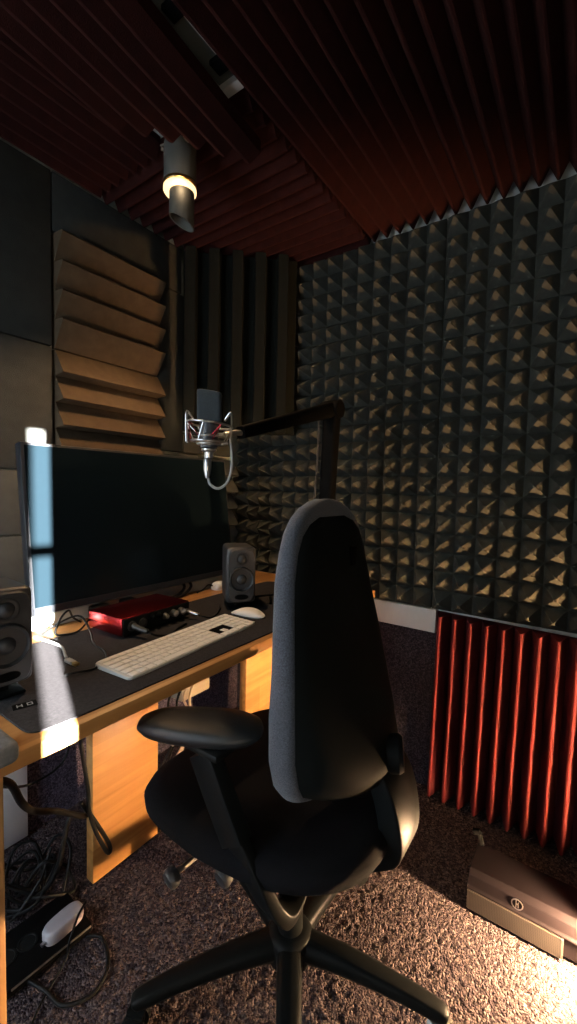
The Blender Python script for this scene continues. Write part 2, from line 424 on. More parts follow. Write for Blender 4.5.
tile(.863, 1.30, .745, .959, 'flat foam tile tinted as daylit on the wall below the right half of the monitor', M_foam_lit)
tile(.865, 1.083, .962, 1.213, 'flat charcoal foam tile mostly hidden behind the monitor', M_foam_flat)
tile(1.088, 1.300, .962, 1.258, 'flat charcoal foam tile behind the microphone, between the slat panels', M_foam_flat)
tile(1.216, 1.505, 1.262, 1.346, 'short flat charcoal foam tile just under the ribbed corner trap', M_foam_flat)
# sloped slat (shingle) foam panels
def shingle(n, pitch, y0, y1, z0, down, label, group=None, mt=M_foam_slat):
    pr = [(0, 0)]
    for i in range(n):
        z = i * pitch
        if down: pr += [(.016, z), (.070, z + pitch * .90), (.066, z + pitch * .96), (.018, z + pitch)]
        else: pr += [(.016, z), (.066, z + .004), (.070, z + pitch * .08), (.018, z + pitch)]
    pr.append((0, n * pitch))
    b = add_prism(B(), pr, y1 - y0)
    o = obj('slat_foam_panel', b, mt, loc=(WL + .001, y0, z0))
    return tag(o, label, 'foam panel', group)
g = 'sloped slat foam panels on the left wall'
shingle(4, .088, .690, 1.083, 1.548, True, 'upper slat foam panel on the left wall, its sloped faces turned down', g)
shingle(4, .082, .690, 1.083, 1.216, False, 'lower slat foam panel just above the monitor, with dark gaps under its slats', g)
shingle(4, .078, 1.305, 1.515, .935, False, 'small slat foam panel in the corner at the right edge of the monitor', g, M_foam_part_lit)

# ------------------------------------------------------------------ hanging lamp
t = thing('ceiling_lamp', 'grey cylinder lamp hanging from the ceiling with a glowing ring', 'lamp', (-.981, .832, 0))
obj('housing', add_lathe(B(), [(.030, 2.074), (.0435, 2.072), (.0445, 2.068), (.0445, 1.972), (.043, 1.970)], (0, 0, 0), (0, 0, 1), 36), M_lampgrey, t, smooth=40)
obj('bracket', add_bar(B(), [(-.052, -.02, 2.0765), (.052, .0, 2.0765)], [(.02, .004)] * 2), M_dsil, t)
obj('thumb_screw', add_cyl(B(), (.048, -.026, 2.062), (.043, -.010, 2.062), .007), M_dsil, t, smooth=40)
obj('thumb_screw', add_cyl(B(), (.020, -.044, 2.064), (.018, -.038, 2.064), .006), M_dsil, t, smooth=40)
obj('thumb_screw', add_cyl(B(), (-.038, -.036, 2.060), (-.033, -.028, 2.060), .006), M_dsil, t, smooth=40)
obj('trim_ring', add_lathe(B(), [(.0430, 1.9695), (.0455, 1.968), (.0455, 1.961), (.0435, 1.959)], (0, 0, 0), (0, 0, 1), 36), M_gold, t, smooth=40)
obj('glowing_ring', add_lathe(B(), [(.043, 1.9585), (.0455, 1.956), (.0455, 1.948), (.042, 1.943), (.034, 1.941)], (0, 0, 0), (0, 0, 1), 36), M_glow, t, smooth=60)
b = B(); n = 32; r = .0345; ox = .008
ra = [b.verts.new((r * math.cos(2 * PI * k / n) + ox, r * math.sin(2 * PI * k / n), 1.9405)) for k in range(n)]
rb = []
for k in range(n):
    x, y = r * math.cos(2 * PI * k / n), r * math.sin(2 * PI * k / n)
    rb.append(b.verts.new((x + ox, y, 1.862 - (x * .818 + y * .575) * .50)))
rc = [b.verts.new(v.co + Vector((-(v.co.x - ox) * .08, -v.co.y * .08, 0))) for v in rb]
rd = [b.verts.new((r * .92 * math.cos(2 * PI * k / n) + ox, r * .92 * math.sin(2 * PI * k / n), 1.939)) for k in range(n)]
skin(b, [ra, rb, rc, rd], cap=False); b.faces.new(ra); b.faces.new(rd)
obj('slanted_snoot', b, M_lampgrey, t, smooth=50)

# ------------------------------------------------------------------ desk
DT = .74
d = thing('desk', 'oak worktop desk along the left wall with slab legs', 'desk', (-1.0, .8, 0))
dx, dy = -1.0, .8
def L3(p): return (p[0] - dx, p[1] - dy, p[2])
box_obj('tabletop', L3((-1.385, .12, .713)), L3((-.638, 1.50, DT)), M_wood, d, bevel=.003)
box_obj('leg', L3((-.710, .165, .004)), L3((-.644, .243, .7125)), M_woodv, d, bevel=.003)
box_obj('side_panel', L3((-1.105, .620, .004)), L3((-1.072, .838, .7125)), M_wood_h, d, bevel=.002)
box_obj('side_panel', L3((-1.105, 1.262, .004)), L3((-1.072, 1.49, .7125)), M_wood_h, d, bevel=.002)
o = box_obj('back_upstand', L3((-1.160, .40, DT + .0002)), L3((-1.142, 1.30, .776)), M_wallpaint, d, bevel=.002); o['label'] = 'pale grey upstand at the back of the worktop'
# desk mat
t = thing('desk_mat', 'large black felt desk mat under the keyboard', 'desk mat', (-.851, .82, DT + .0004))
b = B()
add_super(b, (0, 0, 0), [(0.0, 1.0), (.002, 1.0), (.0028, .999)], .193, .535, n=96, p=22)
obj('pad', b, M_mat, t)
lg = add_box(B(), (-.018, -.010, .0029), (.018, .010, .0036), .0003)
lo = obj('logo_patch', lg, M_blk_m, t, loc=(.090, -.500, 0), rot=(0, 0, math.radians(75)))
b = B()
for x in (-.011, -.004, .004, .011):
    add_box(b, (x - .0008, -.005, .0037), (x + .0008, .005, .0040))
add_box(b, (-.011, -.0008, .0037), (-.004, .0008, .0040)); add_box(b, (.004, -.005, .0037), (.011, -.0035, .0040)); add_box(b, (.004, .0035, .0037), (.011, .005, .0040))
obj('logo_mark', b, M_gcable, lo)
MT = DT + .003
# ------------------------------------------------------------------ monitor
t = thing('monitor', 'large black flat monitor with a stripe of sunlight down its left side', 'monitor', (-1.155, .858, 1.003), rot=(0, math.radians(-7), math.radians(0)))
w, h = .370, .221
b = add_box(B(), (-.018, -w, -h), (.012, w, h), .004)
obj('casing', b, M_bezel, t, smooth=40)
box_obj('screen', (.0122, -w + .009, -h + .020), (.0136, w - .009, h - .008), M_screen, t)
box_obj('bottom_bezel', (.0122, -w + .004, -h + .002), (.0146, w - .004, -h + .0195), M_bezel, t)
obj('rear_bulge', add_box(B(), (-.05, -.20, -.14), (-.0185, .20, .12), .012), M_blk_m, t, smooth=40)
obj('wall_bracket', add_box(B(), (-.205, -.10, -.08), (-.0505, .10, .08), .006), M_blk_m, t, smooth=40)
# ------------------------------------------------------------------ speakers
def speaker(loc, rz, label, tilt=-6):
    t = thing('studio_speaker', label, 'speaker', loc, rz, 'small studio speakers on the desk')
    # local: front faces +x
    b = add_box(B(), (-.062, -.046, .022), (.058, .046, .195), .013, 4)
    for v in b.verts:
        if v.co.x < 0: v.co.y *= .93
    body = obj('cabinet', b, M_grey, t, smooth=50)
    fr = B(); add_super(fr, (0, 0, 0), [(0, 1.0), (.004, 1.0), (.007, .965)], .041, .081, n=48, p=5)
    for v in fr.verts: v.co = Vector((.0582 + v.co.z, v.co.x, .1085 + v.co.y))
    obj('front_baffle', fr, M_grey, t, smooth=40)
    wf = obj('woofer', add_lathe(B(), [(.038, 0), (.038, .004), (.0355, .007), (.0335, .006), (.031, .002), (.015, -.004 + .0045), (.013, .0035), (.007, .008), (.0005, .009)], (.0655, 0, .098), (1, 0, 0), 40), M_cone, t, smooth=50)
    tw = obj('tweeter', add_lathe(B(), [(.021, 0), (.021, .003), (.018, .004), (.0135, .0015), (.012, .004), (.007, .008), (.0005, .0095)], (.0655, 0, .160), (1, 0, 0), 36), M_cone, t, smooth=50)
    pb = B(); add_super(pb, (0, 0, 0), [(0, 1), (.0015, 1)], .021, .0075, n=32, p=2.4)
    for v in pb.verts: v.co = Vector((.0653 + v.co.z, v.co.x, .0435 + v.co.y))
    obj('bass_port', pb, M_blk_m, t)
    b = add_box(B(), (-.05, -.034, 0), (.052, .034, .006), .002); add_box(b, (-.02, -.014, .006), (.03, .014, .0215), .002)
    obj('foot', b, M_blk, t, smooth=40)
    return t
speaker((-.862, .312, MT), math.radians(-4), 'grey two-way studio speaker at the left end of the desk mat')
speaker((-.895, 1.005, MT), math.radians(-38), 'grey two-way studio speaker right of the monitor')
# ------------------------------------------------------------------ audio interface
t = thing('audio_interface', 'red metal audio interface with black knobbed front, under the monitor', 'audio interface', (-.985, .712, MT), math.radians(2.5))
hw, hd, hh = .112, .070, .045
b = add_box(B(), (-hd, -hw, .004), (hd - .003, hw, .004 + hh), .004)
obj('red_casing', b, M_redm, t, smooth=40)
box_obj('front_panel', (hd - .0028, -hw + .003, .0065), (hd + .001, hw - .003, .001 + hh), M_blk, t, bevel=.001)
for y in (-.085, -.052): obj('input_jack', add_lathe(B(), [(.0125, 0), (.0125, .003), (.009, .004), (.008, .0015)], (hd + .001, y, .026), (1, 0, 0), 24), M_grey, t, smooth=40)
for y, z in ((-.022, .034), (-.002, .034), (.020, .026)): obj('knob', add_lathe(B(), [(.007 if y < .01 else .009, 0), (.006, .012), (.004, .013)], (hd + .001, y, z), (1, 0, 0), 20), M_blk_m if y < 0 else M_silver, t, smooth=40)
for y in (.048, .075): obj('knob', add_lathe(B(), [(.010, 0), (.009, .014), (.006, .015)], (hd + .001, y, .028), (1, 0, 0), 20), M_silver, t, smooth=40)
obj('headphone_jack', add_lathe(B(), [(.007, 0), (.007, .004), (.004, .004)], (hd + .001, .098, .022), (1, 0, 0), 20), M_silver, t, smooth=40)
for y in (-.09, .09):
    for x in (-.055, .055): obj('rubber_foot', add_cyl(B(), (x, y, 0), (x, y, .0042), .008), M_blk_m, t)
# ------------------------------------------------------------------ keyboard
t = thing('keyboard', 'slim white keyboard with number pad on the black mat', 'keyboard', (-.772, .686, MT), math.radians(4.0))
# local: y along its length (from left to right of the typist), +x towards the typist
b = B(); add_super(b, (0, 0, 0), [(0, 1), (.004, 1), (.0055, .995)], .0575, .2095, n=80, p=18)
for v in b.verts: v.co.z += max(0, (.0575 - v.co.x)) / .115 * .004 * (1 if v.co.z > .003 else 0)
obj('body', b, M_keyb, t)
rows = []
pt = .0190
def ktop(x): return .0056 + (.0575 - x) / .115 * .004
keys = []
for r in range(6):
    x = -.0465 + r * .0186; hx = .0080 if r else .0062
    y = -.2035
    if r == 0: ws = [1.32] + [.96] * 12 + [.96]
    elif r == 1: ws = [1] * 13 + [1.5]
    elif r == 2: ws = [1.5] + [1] * 12 + [1]
    elif r == 3: ws = [1.75] + [1] * 11 + [1.75]
    elif r == 4: ws = [1.25] + [1] * 11 + [2.25]
    else: ws = [1.1, 1.1, 1.1, 1.35, 5.2, 1.35, 1.1, 1.1, 1.1]
    tot = sum(ws); u = .2755 / tot
    for wd in ws: keys.append((x, y, y + wd * u, hx)); y += wd * u
    y = .0765
    mid = [1, 1, 1] if r < 3 else ([] if r == 3 else ([0, 1, 0] if r == 4 else [1, 1, 1]))
    for k, q in enumerate(mid):
        if q: keys.append((x, y + k * pt, y + (k + 1) * pt, hx))
    y = .1345
    for k in range(4):
        if r == 5 and k == 1: continue
        keys.append((x, y + k * .0182 - (.0182 if (r == 5 and k == 0) else 0) * 0, y + (k + (2 if (r == 5 and k == 0) else 1)) * .0182, hx))
for i, (x, y0, y1, hx) in enumerate(keys[:100]):
    zt = ktop(x)
    box_obj('key', (x - hx, y0 + .0012, zt), (x + hx, y1 - .0012, zt + .0016), M_key, t, bevel=.0006)
b = B()
for x, y0, y1, hx in keys[100:]:
    zt = ktop(x); add_box(b, (x - hx, y0 + .0012, zt), (x + hx, y1 - .0012, zt + .0016), .0006)
o = obj('keys', b, M_key, t); o['kind'] = 'stuff'
b = B(); add_box(b, (.0005, .0775, 0), (.0190, .1325, .0012)); add_box(b, (.0190, .0775, 0), (.0375, .0950, .0012)); add_box(b, (.0190, .1150, 0), (.0375, .1325, .0012))  # flat black patch laid over the body by the arrow keys
for v in b.verts: v.co.z += ktop(v.co.x)
o = obj('dark_patch', b, M_blk_m, t); o['label'] = 'dark patch around the arrow keys'
# mouse
t = thing('mouse', 'low curved white computer mouse right of the keyboard', 'mouse', (-.800, .945, MT), math.radians(6))
def mshape(q): return Vector((q.x, q.y * (1 - .12 * (q.x / .056) ** 2), q.z * (1 - .62 * (q.x / .056 - .08) ** 2)))
b = add_super(B(), (0, 0, 0), [(.004, .97), (.008, 1.0), (.012, .96), (.017, .83), (.020, .62), (.0215, .35), (.0218, .05)], .056, .0285, n=40, p=2.6, shape=mshape)
obj('shell', b, M_key, t, smooth=60)
b = add_super(B(), (0, 0, 0), [(0, .9), (.0038, .93)], .056, .0285, n=40, p=2.6)
obj('base', b, M_dsil, t)
# grey felt block at the desk's front left
tag(obj('felt_pouch', add_box(B(), (-.05, -.055, 0), (.026, .03, .030), .010, 3), M_felt, loc=(-.636, .222, DT + .0005), smooth=50), 'small grey felt pouch on the front left corner of the desk', 'pouch')

# ------------------------------------------------------------------ microphone
mp = Vector((-.728, .709, 1.258))
t = thing('microphone', 'black studio microphone in a silver spider shock mount above the keyboard', 'microphone', mp, math.radians(-40), rot=(0, math.radians(0), math.radians(-47)))
# local: front faces +x (towards the camera side), y across
b = add_super(B(), (0, 0, 0), [(.012, .93), (.020, 1), (.078, 1.02), (.082, .97), (.083, .85)], .015, .0285, n=36, p=3.4, shape=lambda q: Vector((q.x, q.y, q.z + q.y * -.10)))
M_head = mat('mic_grille', (0.035, 0.045, 0.052), 0.4, metal=0.5, noise=0.3, nscale=700, bump=0.8, bscale=1400)
obj('grille_head', b, M_head, t, smooth=40)
obj('body', add_lathe(B(), [(.012, -.050), (.020, -.046), (.022, -.030), (.022, .010), (.020, .0115)], (0, 0, 0), (0, 0, 1), 32), M_grey, t, smooth=40)
sm = B()
def torus(b, z, R, r, tilt=0.0, n=40, k=8, x0=0):
    rs = []
    for i in range(n):
        a = 2 * PI * i / n; c = Vector((R * math.cos(a) + x0, R * math.sin(a), z + tilt * math.sin(a)))
        u = Vector((math.cos(a), math.sin(a), 0)); rs.append(ring(b, c, u, Vector((0, 0, 1)), r, r, k))
    skin(b, rs, cap=False, closed=True)
torus(sm, .006, .053, .0024, -.005)
torus(sm, -.034, .042, .0024, -.002)
sh = obj('shock_mount', sm, M_silver, t, smooth=60)
b = B(); torus(b, -.020, .0235, .003); torus(b, -.038, .0245, .0045); obj('cradle', b, M_dsil, t, smooth=60)
for i in range(8):
    a = 2 * PI * i / 8 + .2; a2 = a + 2 * PI / 16
    b = B(); p0 = (.0235 * math.cos(a), .0235 * math.sin(a), -.022); p1 = (.053 * math.cos(a2), .053 * math.sin(a2), .006 - .005 * math.sin(a2))
    add_cyl(b, p0, p1, .0011, n=6)
    p2 = (.042 * math.cos(a), .042 * math.sin(a), -.034); add_cyl(b, p1, p2, .0011, n=6)
    obj('elastic_cord', b, M_silver if i % 3 else M_redm, t)
for a in (PI * .5 - .3, PI * .5 + .3, -PI * .5 - .3, -PI * .5 + .3):
    b = B(); x, y = .053 * math.cos(a), .053 * math.sin(a)
    add_tube(b, [(x, y, -.036), (x * 1.02, y * 1.02, .006), (x * .98, y * .98, .034), (x * .6, y * .72, .018)], .0018, 6, per=4)
    obj('mount_arm', b, M_silver, t, smooth=60)
obj('stem', add_lathe(B(), [(.010, -.072), (.011, -.070), (.011, -.058), (.018, -.054), (.018, -.0505)], (0, 0, 0), (0, 0, 1), 24), M_silver, t, smooth=40)
obj('plug', add_lathe(B(), [(.004, -.118), (.006, -.112), (.009, -.096), (.0095, -.075), (.0085, -.0725)], (0, -.003, 0), (0, 0, 1), 24), M_silver, t, smooth=40)
b = B(); add_tube(b, [mp + Vector(q) for q in ((0, 0, -.119), (.003, .002, -.132), (.018, .014, -.142), (.036, .026, -.126), (.043, .032, -.09), (.040, .034, -.05), (.034, .036, -.024))], .0032, 8)
tag(obj('microphone_cable', b, M_gcable, smooth=60), 'grey cable looping down from the microphone plug back up to the boom arm', 'cable')
# boom arm
el = Vector((-.670, 1.185, 1.372)); tipp = Vector((-.694, .772, 1.250)); foot = Vector((-.702, 1.205, .80))
t = thing('boom_arm', 'black jointed boom arm reaching from behind the chair to the microphone', 'boom arm', (foot.x, foot.y, DT + .003))
def Lb(p): return Vector(p) - Vector((foot.x, foot.y, DT + .003))
b = add_bar(B(), [Lb(tipp + (el - tipp) * .02), Lb(tipp + (el - tipp) * .5), Lb(el)], [(.030, .030), (.036, .038), (.042, .048)], corner=.5)
obj('upper_arm', b, M_blk_m, t, smooth=50)
b = add_bar(B(), [Lb(el + Vector((0, 0, -.01))), Lb(foot)], [(.05, .042), (.044, .036)], upv=(0, 1, 0), corner=.5)
obj('lower_arm', b, M_blk_m, t, smooth=50)
obj('elbow', add_cyl(B(), Lb(el + Vector((-.03, 0, 0))), Lb(el + Vector((.03, 0, 0))), .028), M_blk_m, t, smooth=40)
b = add_cyl(B(), (0, 0, .001), (0, 0, .02), .035); add_cyl(b, (0, 0, .02), (0, 0, .065), .02)
obj('base', b, M_blk, t, smooth=40)
b = add_tube(B(), [Lb(tipp + Vector((-.014, -.030, -.008))), Lb(tipp + Vector((-.006, -.012, 0))), Lb(tipp + Vector((.001, .010, .002)))], .007, 10)
obj('swivel', b, M_dsil, t, smooth=60)
b = B(); c0 = el + Vector((-.030, -.030, -.02)); c1 = foot + Vector((-.034, -.028, .05))
add_tube(b, [Lb(c0), Lb(c0 + (c1 - c0) * .3 + Vector((.004, 0, 0))), Lb(c0 + (c1 - c0) * .7), Lb(c1)], .003, 6)
obj('spring_cable', b, M_grey, t, smooth=60)

# ------------------------------------------------------------------ cables on the desk
def cable(pts, r, label, mt=M_cable, name='cable', group='loose cables'):
    return tag(obj(name, add_tube(B(), pts, r), mt, smooth=60), label, 'cable', group)
z0 = MT + .003
c = thing('usb_cable', 'short grey cable with a gold-tipped plug lying in the sunlit stripe', 'cable', (0, 0, 0), group='loose cables')
obj('lead', add_tube(B(), [(-1.02, .450, z0 + .02), (-.985, .470, z0 + .012), (-.945, .475, z0 + .008), (-.905, .462, z0 + .004), (-.885, .455, z0 + .004)], .0030), M_gcable, c, smooth=60)
obj('plug', add_box(B(), (-.885, .449, MT + .0008), (-.856, .461, MT + .0075), .0015), M_gcable, c, smooth=40)
obj('contact', add_box(B(), (-.8555, .450, MT + .0015), (-.843, .460, MT + .0065)), M_gold, c)
cable([(-1.09, .50, DT + .004), (-1.06, .54, z0 + .03), (-1.03, .565, z0 + .04), (-.985, .565, z0 + .012), (-.935, .545, z0), (-.87, .532, z0), (-.82, .505, z0), (-.80, .465, z0), (-.805, .43, z0 + .004), (-.815, .415, z0)], .0026, 'thin black cable curving over the mat left of the red interface')
cable([(-1.11, .61, DT + .004), (-1.085, .575, DT + .03), (-1.055, .548, DT + .060), (-1.05, .525, DT + .045), (-1.055, .515, DT + .01), (-1.04, .53, z0), (-1.03, .56, z0 + .004), (-1.05, .60, z0 + .02)], .0026, 'black cable looped upright behind the left end of the red interface')
c = thing('jack_lead', 'black jack plug and lead in the left input of the red interface', 'cable', (0, 0, 0), group='loose cables')
obj('plug', add_cyl(B(), (-.909, .633, MT + .026), (-.862, .642, MT + .018), .008, .006, 16), M_grey, c, smooth=40)
obj('lead', add_tube(B(), [(-.862, .642, MT + .018), (-.845, .655, MT + .010), (-.84, .69, z0), (-.862, .74, z0 + .001), (-.875, .775, z0)], .003), M_cable, c, smooth=60)
c = thing('headphone_lead', 'grey plug and dark lead at the right end of the red interface', 'cable', (0, 0, 0), group='loose cables')
obj('plug', add_cyl(B(), (-.911, .812, MT + .022), (-.876, .820, MT + .016), .006, .0045, 16), M_silver, c, smooth=40)
obj('lead', add_tube(B(), [(-.876, .820, MT + .016), (-.855, .84, MT + .008), (-.868, .88, z0), (-.90, .93, z0), (-.93, .96, z0)], .0022), M_cable, c, smooth=60)
cable([(-1.130, .985, .786), (-1.124, .985, .768), (-1.120, .955, .750), (-1.115, .90, DT + .007), (-1.105, .85, DT + .007)], .005, 'thick black cable coming down from the monitor onto the desk strip')
cable([(-1.130, 1.012, .786), (-1.124, 1.016, .768), (-1.118, .985, .750), (-1.105, .93, DT + .007), (-1.085, .885, DT + .007)], .005, 'second thick black cable below the monitor, nearer the right speaker')
for y, w_, lab in ((.672, .052, 'black power plug at the back of the desk, left behind the red interface'), (.765, .046, 'black power plug at the back of the desk, right behind the red interface')):
    tp = thing('plug_block', lab, 'plug', (-1.120, y, DT + .0005), 0, 'black plugs behind the interface')
    obj('casing', add_box(B(), (-.020, -w_ / 2, 0), (.018, w_ / 2, .036), .006), M_blk, tp, smooth=40)
    obj('lead', add_tube(B(), [(.018, 0, .018), (.03, .004, .016), (.034, .03, .006), (.02, .055, .004)], .003), M_cable, tp, smooth=60)
b = add_super(B(), (0, 0, 0), [(0, .95), (.008, 1), (.020, .9), (.026, .6)], .022, .030, n=28, p=2.6)
tag(obj('power_plug', b, M_key, loc=(-1.105, 1.135, DT + .0005), smooth=60), 'small white plug on the desk behind the right speaker', 'plug')
cable([(-1.105, 1.102, DT + .018), (-1.10, 1.075, DT + .026), (-1.10, 1.05, DT + .014), (-1.11, 1.03, DT + .004)], .0028, 'short dark cable arching from the small white plug')
cable([(-.93, 1.05, z0), (-.86, 1.07, z0 + .02), (-.80, 1.09, z0 + .03), (-.77, 1.12, z0 + .012), (-.80, 1.16, z0), (-.86, 1.14, z0 + .012), (-.82, 1.08, z0)], .004, 'coiled black cable on the desk right of the right speaker')

# ------------------------------------------------------------------ under the desk
tag(box_obj('white_board', (WL + .0085, .28, .006), (WL + .03, .590, .42), M_board, bevel=.002), 'sunlit white board standing against the carpeted wall behind the desk leg', 'board')
t = thing('power_strip', 'black power strip lying on the carpet under the desk', 'power strip', (-1.03, .465, .004), math.radians(-3))
obj('casing', add_box(B(), (-.07, -.10, 0), (.07, .09, .022), .005), M_blk_m, t, smooth=40)
obj('metal_edge', add_box(B(), (.0702, -.09, .017), (.0722, .085, .0205)), M_dsil, t)
for y in (-.075, -.03):
    obj('socket', add_lathe(B(), [(.022, 0), (.022, .0015), (.018, .0016), (.017, .0004)], (-.005, y, .0222), (0, 0, 1), 24), M_blk, t, smooth=40)
t = thing('power_adapter', 'white rounded power adapter sitting on the black power strip', 'adapter', (-1.0, .502, .0275), math.radians(4))
b = add_super(B(), (0, 0, 0), [(0, .96), (.006, 1), (.022, 1), (.028, .93), (.030, .8)], .023, .048, n=44, p=3.0)
obj('casing', b, M_adapt, t, smooth=50)
obj('prong', add_box(B(), (.002, -.058, .010), (.010, -.047, .014)), M_silver, t)
cable([(-.80, .27, .62), (-.85, .329, .563), (-.90, .371, .475), (-.95, .417, .405), (-1.0, .490, .335), (-1.04, .565, .255), (-1.06, .605, .225)], .007, 'thick black cable sagging from behind the desk leg to the oak panel')
cable([(-1.07, .555, .708), (-1.045, .560, .56), (-1.03, .567, .436), (-1.03, .583, .319), (-1.03, .585, .265), (-1.03, .602, .197), (-1.03, .632, .120), (-1.03, .644, .104), (-1.03, .645, .122), (-1.03, .628, .165), (-1.035, .594, .239), (-1.045, .572, .285)], .0055, 'black cable hanging in a long loop in front of the oak panel')
cable([(-1.085, .600, .212), (-1.085, .566, .232), (-1.085, .549, .185), (-1.085, .534, .125), (-1.10, .515, .07), (-1.14, .50, .025), (-1.17, .47, .012)], .006, 'black cable dropping to the floor behind the power strip')
cable([(-1.22, .44, .33), (-1.24, .486, .292), (-1.25, .537, .266), (-1.25, .606, .270), (-1.25, .645, .31), (-1.25, .67, .45), (-1.26, .68, .70)], .0035, 'thin black cable slung along the carpeted wall under the desk')
cable([(-.985, .40, .012), (-.92, .42, .006), (-.86, .43, .006), (-.83, .48, .006), (-.855, .53, .006), (-.92, .555, .006), (-.955, .535, .006)], .0045, 'black cable looped on the carpet in front of the power strip')
cable([(-.985, .55, .064), (-.965, .52, .066), (-.945, .487, .040), (-.94, .475, .008), (-.90, .40, .006), (-.84, .33, .006)], .0028, 'thin black lead lying over the white adapter')
b = B()
for i in range(7):
    a = random.uniform(0, 6); cx_, cy_ = -1.20 + random.uniform(-.04, .04), .50 + random.uniform(-.05, .05)
    pts = [(cx_ + .07 * math.cos(a + k * 1.1) * random.uniform(.6, 1.2), cy_ + .07 * math.sin(a + k * 1.1) * random.uniform(.6, 1.2), .012 + random.uniform(0, .085) * (k % 3 > 0)) for k in range(8)]
    add_tube(b, pts, .0042, 6, per=5)
o = obj('cable_tangle', b, M_cable, smooth=60); o['kind'] = 'stuff'; tag(o, 'tangle of black cables on the carpet behind the white adapter', 'cables')
# cables and light plug between the two oak panels
tag(box_obj('cable_box', (-1.30, 1.02, .33), (-1.17, 1.16, .56), M_tan, bevel=.006), 'pale cable box fixed under the desk between the oak panels', 'cable box')
for k, (y, dz) in enumerate(((1.00, .02), (1.03, 0), (1.06, .03), (.96, -.06))):
    cable([(-1.16, y + .02, .69), (-1.14, y, .55 + dz), (-1.145, y + .02, .45), (-1.15, y - .02, .36), (-1.16, y - .01 + .04 * (k % 2), .24), (-1.18, y - .05, .10), (-1.2, y - .06, .008)], .0045,
          ['black cable trailing down behind the armrest, nearest the pale box', 'tan cable hanging in front of the pale box under the desk', 'second tan cable hanging in front of the pale box, further right', 'black cable trailing down beside the right edge of the lit oak panel'][k], (M_cable, M_tan, M_tan, M_cable)[k])
tag(obj('dropped_plug', add_box(B(), (-.02, -.014, 0), (.02, .014, .022), .005), M_key, loc=(-1.12, .93, .25), rot=(.4, .5, .3), smooth=40), 'pale plug dangling among the cables behind the armrest', 'plug')

# ------------------------------------------------------------------ low unit against the back wall
t = thing('floor_heater', 'low brown-black floor unit with a perforated grille, in front of the burgundy wedge panel', 'heater', (-.21, 1.172, .006))
pr = [(.002, .052), (.002, .056), (.008, .060), (.012, .086), (.026, .097), (.135, .088), (.150, .07), (.150, 0), (.012, 0), (.012, .052)]
b = B(); rs = []
for x in (0, .262): rs.append([b.verts.new((x, y, z)) for y, z in pr])
skin(b, rs); bmesh.ops.bevel(b, geom=[e for e in b.edges], offset=.0015, segments=1, affect='EDGES')
obj('casing', b, M_heat, t)
obj('grille', add_box(B(), (.001, 0, 0), (.214, .0115, .0512), .0008), M_grille, t)
obj('grille_end', add_box(B(), (.2142, -.0005, 0), (.219, .0118, .0514), .0006), M_dsil, t)
b = B()
rs = []
for i in range(36):
    a = 2 * PI * i / 36; u = Vector((math.cos(a), 0, math.sin(a))); rs.append(ring(b, Vector((.118, .0085, .073)) + u * .0125, u, Vector((0, 1, 0)), .0013, .0013, 8))
skin(b, rs, cap=False, closed=True)
add_box(b, (0.1145, 0.0073, 0.0640), (0.1165, 0.0101, 0.0820)); add_box(b, (0.1195, 0.0073, 0.0650), (0.1215, 0.0101, 0.0780)); add_box(b, (0.1165, 0.0073, 0.0720), (0.1195, 0.0101, 0.0740))
obj('round_badge', b, M_silver, t, smooth=60)
b = add_bar(B(), [(.012, .13, .090), (.005, .132, .118), (-.004, .128, .124)], [(.012, .010)] * 3, upv=(0, 1, 0)); add_cyl(b, (-.012, .128, .122), (.006, .128, .128), .008)
obj('catch', b, M_blk_m, t, smooth=40)

# ------------------------------------------------------------------ floor lamp at the right
def floor_lamp(loc, label, zs):
    t = thing('floor_lamp', label, 'lamp', loc)
    obj('holder', add_lathe(B(), [(.035, 0), (.035, .006), (.014, .010), (.013, zs - .002), (.012, zs)], (0, 0, 0), (0, 0, 1), 28), M_blk, t, smooth=40)
    obj('bulb', add_lathe(B(), [(.009, zs + .0005), (.011, zs + .006), (.019, zs + .020), (.022, zs + .032), (.019, zs + .045), (.010, zs + .053), (.001, zs + .055)], (0, 0, 0), (0, 0, 1), 28), M_bulb, t, smooth=60)
floor_lamp((.095, 1.150, .004), 'bare glowing bulb in a low holder at the right end of the low brown unit', .028)
floor_lamp((.44, 1.325, .004), 'bare glowing bulb on a taller stem by the back wall, right of the burgundy panel', .140)

# ------------------------------------------------------------------ office chair
ch = thing('office_chair', 'black office chair with tall grey-edged backrest and armrests, facing the desk', 'chair', (-.495, .749, .004), PI)
# local frame: x forward, y to the sitter's left, z up
# seat cushion
def sshape(q):
    f = max(0, q.x - .05) / .2
    return Vector((q.x, q.y * (1 - .10 * max(0, -q.x / .24)), q.z - .030 * f * f + .012 * (abs(q.y) / .24) ** 2))
b = add_super(B(), (.046, 0, -.006), [(.425, .80), (.432, .93), (.448, 1.0), (.470, 1.01), (.487, .97), (.496, .88), (.500, .6), (.498, .2), (.497, .02)], .270, .247, n=56, p=2.8, shape=sshape)
obj('seat', b, M_seat, ch, smooth=60)
b = add_super(B(), (.02, 0, 0), [(.398, .86), (.412, .98), (.424, 1.0)], .19, .19, n=40, p=3.5)
obj('seat_pan', b, M_blk, ch, smooth=50)
